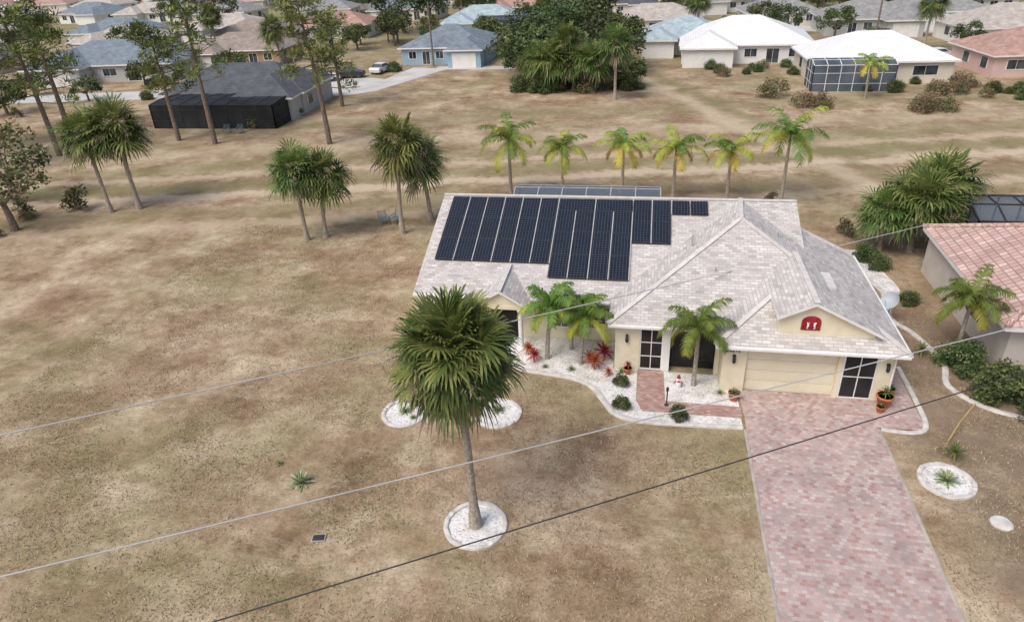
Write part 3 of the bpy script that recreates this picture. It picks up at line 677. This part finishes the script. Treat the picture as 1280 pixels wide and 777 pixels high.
for x,y,s in ((15.0,30.3,.95),(15.9,28.0,1.1),(17.6,28.0,1.1),(17.0,26.3,.9),(14.6,36.6,.5),(14.2,41,.6),(13.7,42.2,.7)): place(SR[1],'hedge_shrub',(x,y,0),x,s)
for x,y,s in ((17,83,1),(18.8,82.3,1.1),(28.5,80.5,1.1),(31,80.8,1.0),(29.5,82,1.1),(14.7,88,1.4),(33,90,.9),(10,101,.8),(-48.8,44.5,.5)): place(SR[2],'red_leaf_shrub',(x,y,0),x,s)
for x,y,s in ((-46.0,47,1.6),(-49.5,45.2,1.1),(-48.4,41,.8),(9.5,52,.7),(13.4,46,.9),(-9.8,24.2,.35)): place(SR[3],'wild_shrub',(x,y,0),x,s)
for k in range(14): place(SR[1],'hedge_shrub',(random.uniform(-60,-40),random.uniform(79,82),0),k,random.uniform(.5,.9))
for k in range(16): place(SR[random.choice((1,2,1))],'hedge_shrub',(random.uniform(-17,-2),random.uniform(91,95),0),k,random.uniform(.8,1.5))
for k in range(26):
    x=random.uniform(-4,44); place(SR[random.choice((1,1,2))],'hedge_shrub',(x,108-.25*x+random.uniform(-4,4)+(0 if x<20 else -8),0),k,random.uniform(.5,1.2))
for k in range(30):
    x=random.uniform(-120,-38); place(SR[random.choice((1,1,2,3))],'hedge_shrub',(x,random.uniform(72,112),0),k,random.uniform(.5,1.3))
def rosette(name,n,L,w,mats,ms,el0=1.35,el1=.1,stem=0,seed=1,cream=False):
    random.seed(seed); b=MB()
    if stem: b.tube([(0,0,0),(.03,0,stem)],[.03,.02],6,2)
    for k in range(n):
        t=(k+.5)/n; az=k*2.4; el=el0+(el1-el0)*t; d=unit(az,el); s=Vector((-math.sin(az),math.cos(az),0)); o=Vector((0,0,stem)); l=L*random.uniform(.85,1.1)
        p1=o+d*l*.35;p2=o+d*l*.7+Vector((0,0,-.05*l));p3=o+d*l+Vector((0,0,-.18*l)); up=Vector((0,0,.02)); m=ms[k%len(ms)]
        for sg in (-1,1):
            b.poly([o+s*sg*w*.5,o,p1,p1+s*sg*w],m); b.poly([p1+s*sg*w,p1,p2,p2+s*sg*w*.75],m); b.poly([p2+s*sg*w*.75,p2,p3],m)
            if cream: b.poly([p1+s*sg*w+up*.3,p1+s*sg*w*.6+up*.5,p2+s*sg*w*.4+up*.5,p2+s*sg*w*.75+up*.3],1)
    return b.mesh(name,mats+[BARK],uv=False)
AGM=rosette('agave',34,.62,.055,AG,(0,0,1),cream=True)
for x,y,s in ((-12.8,18.8,1.05),(11.8,22.2,.95),(-10.1,23.8,.65),(-5.9,24.4,.7),(-9.6,23.4,.4)): place(AGM,'agave_plant',(x,y,0),x,s)
YU=rosette('yucca',30,.6,.03,[PG[2],PG[1]],(0,1),stem=.3,el1=-.3)
place(YU,'yucca_plant',(12.5,23.6,0),0,1); place(YU,'yucca_plant',(-14.2,19.7,0),0,.35); place(YU,'yucca_plant',(13.6,31.2,0),0,1.0)
TIM=rosette('ti_plant',26,.5,.05,TI,(0,0,1),stem=.45,el1=-.5,seed=3)
for x,y,s in ((-4.9,28.5,1.0),(-1.9,28.2,1.15),(-1.5,29.0,1.25),(-2.2,28.7,.9),(-5.3,29.2,.85),(-1.2,27.7,.6)): place(TIM,'ti_plant',(x,y,0),x,s)
GRP=rosette('ornamental_grass',30,.45,.02,[PG[1],PG[2]],(0,1),seed=4)
for x,y,s in ((-3.0,28.0,.8),(-.6,28.1,.8),(3.9,26.9,.7),(-4.3,28.1,.6)): place(GRP,'ornamental_grass',(x,y,0),x,s)
def pot(x,y,s,plant,ps):
    e=empty('potted_plant',(x,y,.02)); b=MB()
    b.lathe((0,0,0),[(.15*s,0),(.17*s,.02),(.24*s,.34*s),(.27*s,.36*s),(.27*s,.42*s),(.23*s,.42*s),(.22*s,.36*s)],16)
    b.obj('pot',[TERRA],e,True); place(plant,'foliage',(0,0,.38*s),0,ps,e)
pot(4.45,26.45,1.0,AGM,.55); pot(10.75,26.75,1.35,YU,.7); pot(11.2,27.6,.9,GRP,.8); pot(10.5,26.3,.7,GRP,.6); pot(-.3,28.0,.8,TIM,.5)
b=MB(); b.lathe((0,0,0),[(.14,0),(.16,.03),(.14,.25),(.12,.42),(.07,.48)],12,1); b.lathe((0,0,.46),[(.05,0),(.10,.06),(.10,.14),(.04,.2)],12,1); b.lathe((0,0,.60),[(.12,0),(.09,.06),(.02,.22)],12,0)
b.tube([(.12,0,.38),(.24,-.05,.26)],[.04,.03],6,0); b.tube([(-.12,0,.38),(-.24,-.05,.26)],[.04,.03],6,0)
b.lathe((0,-.04,.30),[(.04,0),(.10,.06),(.10,.12),(.02,.18)],10,0)
b.obj('garden_gnome',[REDP,WHITE],loc=(2.05,27.2,.01),smooth=True,scale=.85)
b=MB(); b.lathe((0,0,0),[(.10,0),(.10,.04),(.03,.08),(.03,.75),(.06,.8),(.06,.95),(.01,1.0)],10); b.obj('path_lamp',[FRD],loc=(1.5,25.7,.01))
e=empty('satellite_dish',(13.0,34.6,0)); b=MB()
b.tube([(0,0,0),(0,0,1.0)],.035,8,0)
rings=6;i0=len(b.v); n=20; ax=unit(R(215),R(38)); s1=ax.cross(Vector((0,0,1))).normalized(); s2=s1.cross(ax)
for k in range(rings+1):
    rr=.48*k/rings
    for j in range(n):
        t=2*math.pi*j/n; p=Vector((0,0,1.1))+s1*math.cos(t)*rr+s2*math.sin(t)*rr+ax*(rr*rr*.9); b.v.append(tuple(p))
for k in range(rings):
    for j in range(n): b.f.append((i0+k*n+j,i0+k*n+(j+1)%n,i0+(k+1)*n+(j+1)%n,i0+(k+1)*n+j)); b.m.append(0)
b.tube([Vector((0,0,1.1))-s2*.40+ax*.1,Vector((0,0,1.1))-s2*.15+ax*.5],.015,6,0); b.box(-.05,.05,-.05,.05,0,.02,0)
b.obj('dish',[noisy('dish_grey',(.42,.48,.54),(.5,.56,.62),rough=.5)],e,uv=False)
b=MB(); b.lathe((0,0,0),[(.36,0),(.36,.05),(.30,.09),(.0,.10)],24); b.obj('septic_lid',[CONC],loc=(12.9,20.2,0))
b=MB(); b.box(-.25,.25,-.17,.17,0,.05,0); b.box(-.21,.21,-.13,.13,.05,.06,1); b.obj('water_meter_cover',[KG,FRD],loc=(-10.9,16.2,0),rot=.2)
b=MB(); b.box(-.2,.2,-.2,.2,0,.35,0); b.box(-.22,.22,-.22,.22,.35,.4,0); b.obj('utility_box',[noisy('utility_green',(.04,.06,.05),(.07,.09,.08),rough=.5)],loc=(13.5,19.2,0))
b=MB(); b.tube([(12.5,24.4,0),(13.2,25.3,.5),(13.9,26.0,1.0)],.035,6); b.obj('leaning_stake',[noisy('bamboo',(.35,.25,.10),(.45,.33,.15))],uv=False)
def chair(x,y,rot):
    b=MB()
    for i in range(5): b.box(-.28,.28,-.25+i*.11,-.16+i*.11,.38,.41)
    for i in range(5): b.beam((-.28,.30+i*.04,.45+i*.11),(.28,.30+i*.04,.45+i*.11),.08,.02)
    for sx in (-.29,.29):
        b.beam((sx,-.25,0),(sx,-.25,.6),.04,.04); b.beam((sx,.28,0),(sx,.50,.95),.04,.04); b.beam((sx,-.27,.6),(sx,.38,.62),.06,.03); b.beam((sx,-.25,.38),(sx,.3,.38),.04,.04)
    b.obj('garden_chair',[noisy('chair_teal',(.16,.24,.26),(.22,.30,.32),rough=.5)],loc=(x,y,0),rot=rot)
chair(-18.9,45.8,.6); chair(-18.1,46.0,-.4); chair(-45,71,0); chair(-46.5,71,.3)
def car(x,y,rot,mat):
    e=empty('parked_car',(x,y,0),rot); b=MB()
    prof=[(-2.2,.35),(-2.25,.75),(-2.1,.95),(-1.5,1.0),(-.95,1.42),(.5,1.45),(1.15,1.0),(2.0,.88),(2.2,.7),(2.2,.35)]
    for s in (-1,1):
        b.poly([(px,s*(.88 if pz<1.1 else .7),pz) for px,pz in prof],0)
    for k in range(len(prof)):
        a=prof[k];c=prof[(k+1)%len(prof)]; wa=.88 if a[1]<1.1 else .7; wc=.88 if c[1]<1.1 else .7
        g=1 if (k in (3,5)) else 0
        b.poly([(a[0],-wa,a[1]),(a[0],wa,a[1]),(c[0],wc,c[1]),(c[0],-wc,c[1])],g)
    for s in (-1,1): b.poly([(-1.35,s*.87,1.03),(-.9,s*.735,1.38),(.45,s*.73,1.4),(1.0,s*.87,1.03)],1)
    b.obj('body',[mat,GLASS],e)
    b=MB()
    for wx in (-1.4,1.4):
        for s in (-1,1): b.tube([(wx,s*.72,.33),(wx,s*.92,.33)],.33,14)
    b.obj('wheels',[ASPH],e,uv=False)
CW=noisy('car_white',(.7,.7,.7),(.75,.75,.75),rough=.25);CD=noisy('car_dark',(.03,.03,.04),(.05,.05,.06),rough=.25);CR=noisy('car_red',(.3,.03,.03),(.34,.04,.04),rough=.25)
for x,y,r_,m_ in ((-47.5,100.5,.4,CW),(-44.5,103,.2,CD),(-51,103,.9,CW),(-62,103,.1,CR),(40,112,.3,CW),(59,118,1.3,CD),(-98,97,.3,CD),(-57,101,.2,CW),(-66,98,.1,CW),(-74,99,.4,CD),(-41,107,1.4,CW),(50,115,.2,CW)): car(x,y,r_,m_)
# ------------------------------------------------------------------ power lines
def wire(name,p,q,sag,r,mat):
    b=MB(); p=Vector(p);q=Vector(q); b.tube([p.lerp(q,k/40)+Vector((0,0,-sag*4*(k/40)*(1-k/40))) for k in range(41)],r,6)
    return b.obj(name,[mat],uv=False)
wire('power_line',(-34.0,.6,8.4),(16.3,40.8,3.0),.25,.024,CABLE)
wire('power_line',(-34.0,-2.9,7.4),(44,38.5,7.6),.35,.019,CABLE)
wire('power_line',(-34.0,-7.3,7.4),(44,37.9,7.6),.35,.017,FRD)
def pole(x,y):
    b=MB(); b.tube([(0,0,0),(0,0,9.5)],[.16,.11],10,0); b.beam((-1.1,0,8.6),(1.1,0,8.6),.1,.12,0)
    for sx in (-1,-.4,.4,1): b.lathe((sx,0,8.66),[(.03,0),(.06,.04),(.06,.12),(.02,.16)],8,1)
    b.obj('utility_pole',[BARK,CONC],loc=(x,y,0),rot=.5,uv=False)
pole(-34,-3); pole(44.2,39)
for x,y in ((-34,112),(33,118),(66,112)): pole(x,y)
# ------------------------------------------------------------------ grass tufts
def inb(x,y):
    if -12<x<12.4 and 24.2<y<50.5 and not (x<-7.5 and y<29.8): 
        if y>30 or x>-6.8: 
            if not (x<-2.5 and y<27.2): return True
    if 4.5<x<10.4 and y<27: return True
    if x>15.4 and y>27: return True
    for cx,cy,r in ((-5.4,17.6,1.25),(-10.1,23.7,1.1),(-5.9,24.2,1.15),(11.8,22.2,1.1)):
        if (x-cx)**2+(y-cy)**2<r*r: return True
    return False
random.seed(5)
vs=[];fs=[];ms=[]
n=0
while n<110000:
    x=random.uniform(-30,18); y=8+37*random.random()**1.3
    if inb(x,y): continue
    d=noise.noise(Vector((x*.35,y*.35,0)))+.6*noise.noise(Vector((x*1.3,y*1.3,5)))
    if d<random.uniform(-.5,.35): continue
    a=random.random()*6.28; h=random.uniform(.03,.09); w=random.uniform(.010,.026)
    i=len(vs); vs+=[(x-math.cos(a)*w,y-math.sin(a)*w,0),(x+math.cos(a)*w,y+math.sin(a)*w,0),(x+random.gauss(0,.05),y+random.gauss(0,.05),h)]
    fs.append((i,i+1,i+2)); g=noise.noise(Vector((x*.15,y*.15,9)))+random.gauss(0,.22); ms.append(1 if g>.2 else (2 if g<-.25 else 0)); n+=1
me=bpy.data.meshes.new('grass'); me.from_pydata(vs,[],fs)
for c in ((.50,.41,.29),(.22,.215,.10),(.26,.18,.115)): me.materials.append(noisy('grass_blade',tuple(x*.85 for x in c),c,scale=2,rough=.9))
me.polygons.foreach_set('material_index',ms); place(me,'grass')
# ------------------------------------------------------------------ camera, light, world
M=Matrix.Rotation(R(11.7),3,'Z')@Matrix.Rotation(R(61),3,'X')@Matrix.Rotation(R(-2.9),3,'Z')
cam=bpy.data.cameras.new('camera'); co=bpy.data.objects.new('camera',cam); COL.objects.link(co)
cam.sensor_width=36; cam.lens=24.33; cam.clip_end=3000; cam.clip_start=.1; co.matrix_world=Matrix.Translation((0,0,19))@M.to_4x4(); S.camera=co
w=bpy.data.worlds.new('World'); S.world=w; w.use_nodes=True; nt=w.node_tree; bg=nt.nodes['Background']
sky=nt.nodes.new('ShaderNodeTexSky'); sky.sky_type='NISHITA'; sky.sun_disc=False; sky.sun_elevation=R(55); sky.sun_rotation=R(215); sky.dust_density=5; sky.air_density=1; sky.ozone_density=1
nt.links.new(sky.outputs[0],bg.inputs[0]); bg.inputs[1].default_value=.15
sd=bpy.data.lights.new('sun','SUN'); sd.energy=1.5; sd.angle=R(30); sd.color=(1,.96,.90); so=bpy.data.objects.new('sun',sd); COL.objects.link(so)
az=R(215); el=R(55); dirv=Vector((math.sin(az)*math.cos(el),math.cos(az)*math.cos(el),math.sin(el)))
so.rotation_euler=dirv.to_track_quat('Z','Y').to_euler()
S.view_settings.view_transform='Standard'; S.view_settings.look='None'; S.view_settings.exposure=0; S.view_settings.gamma=1
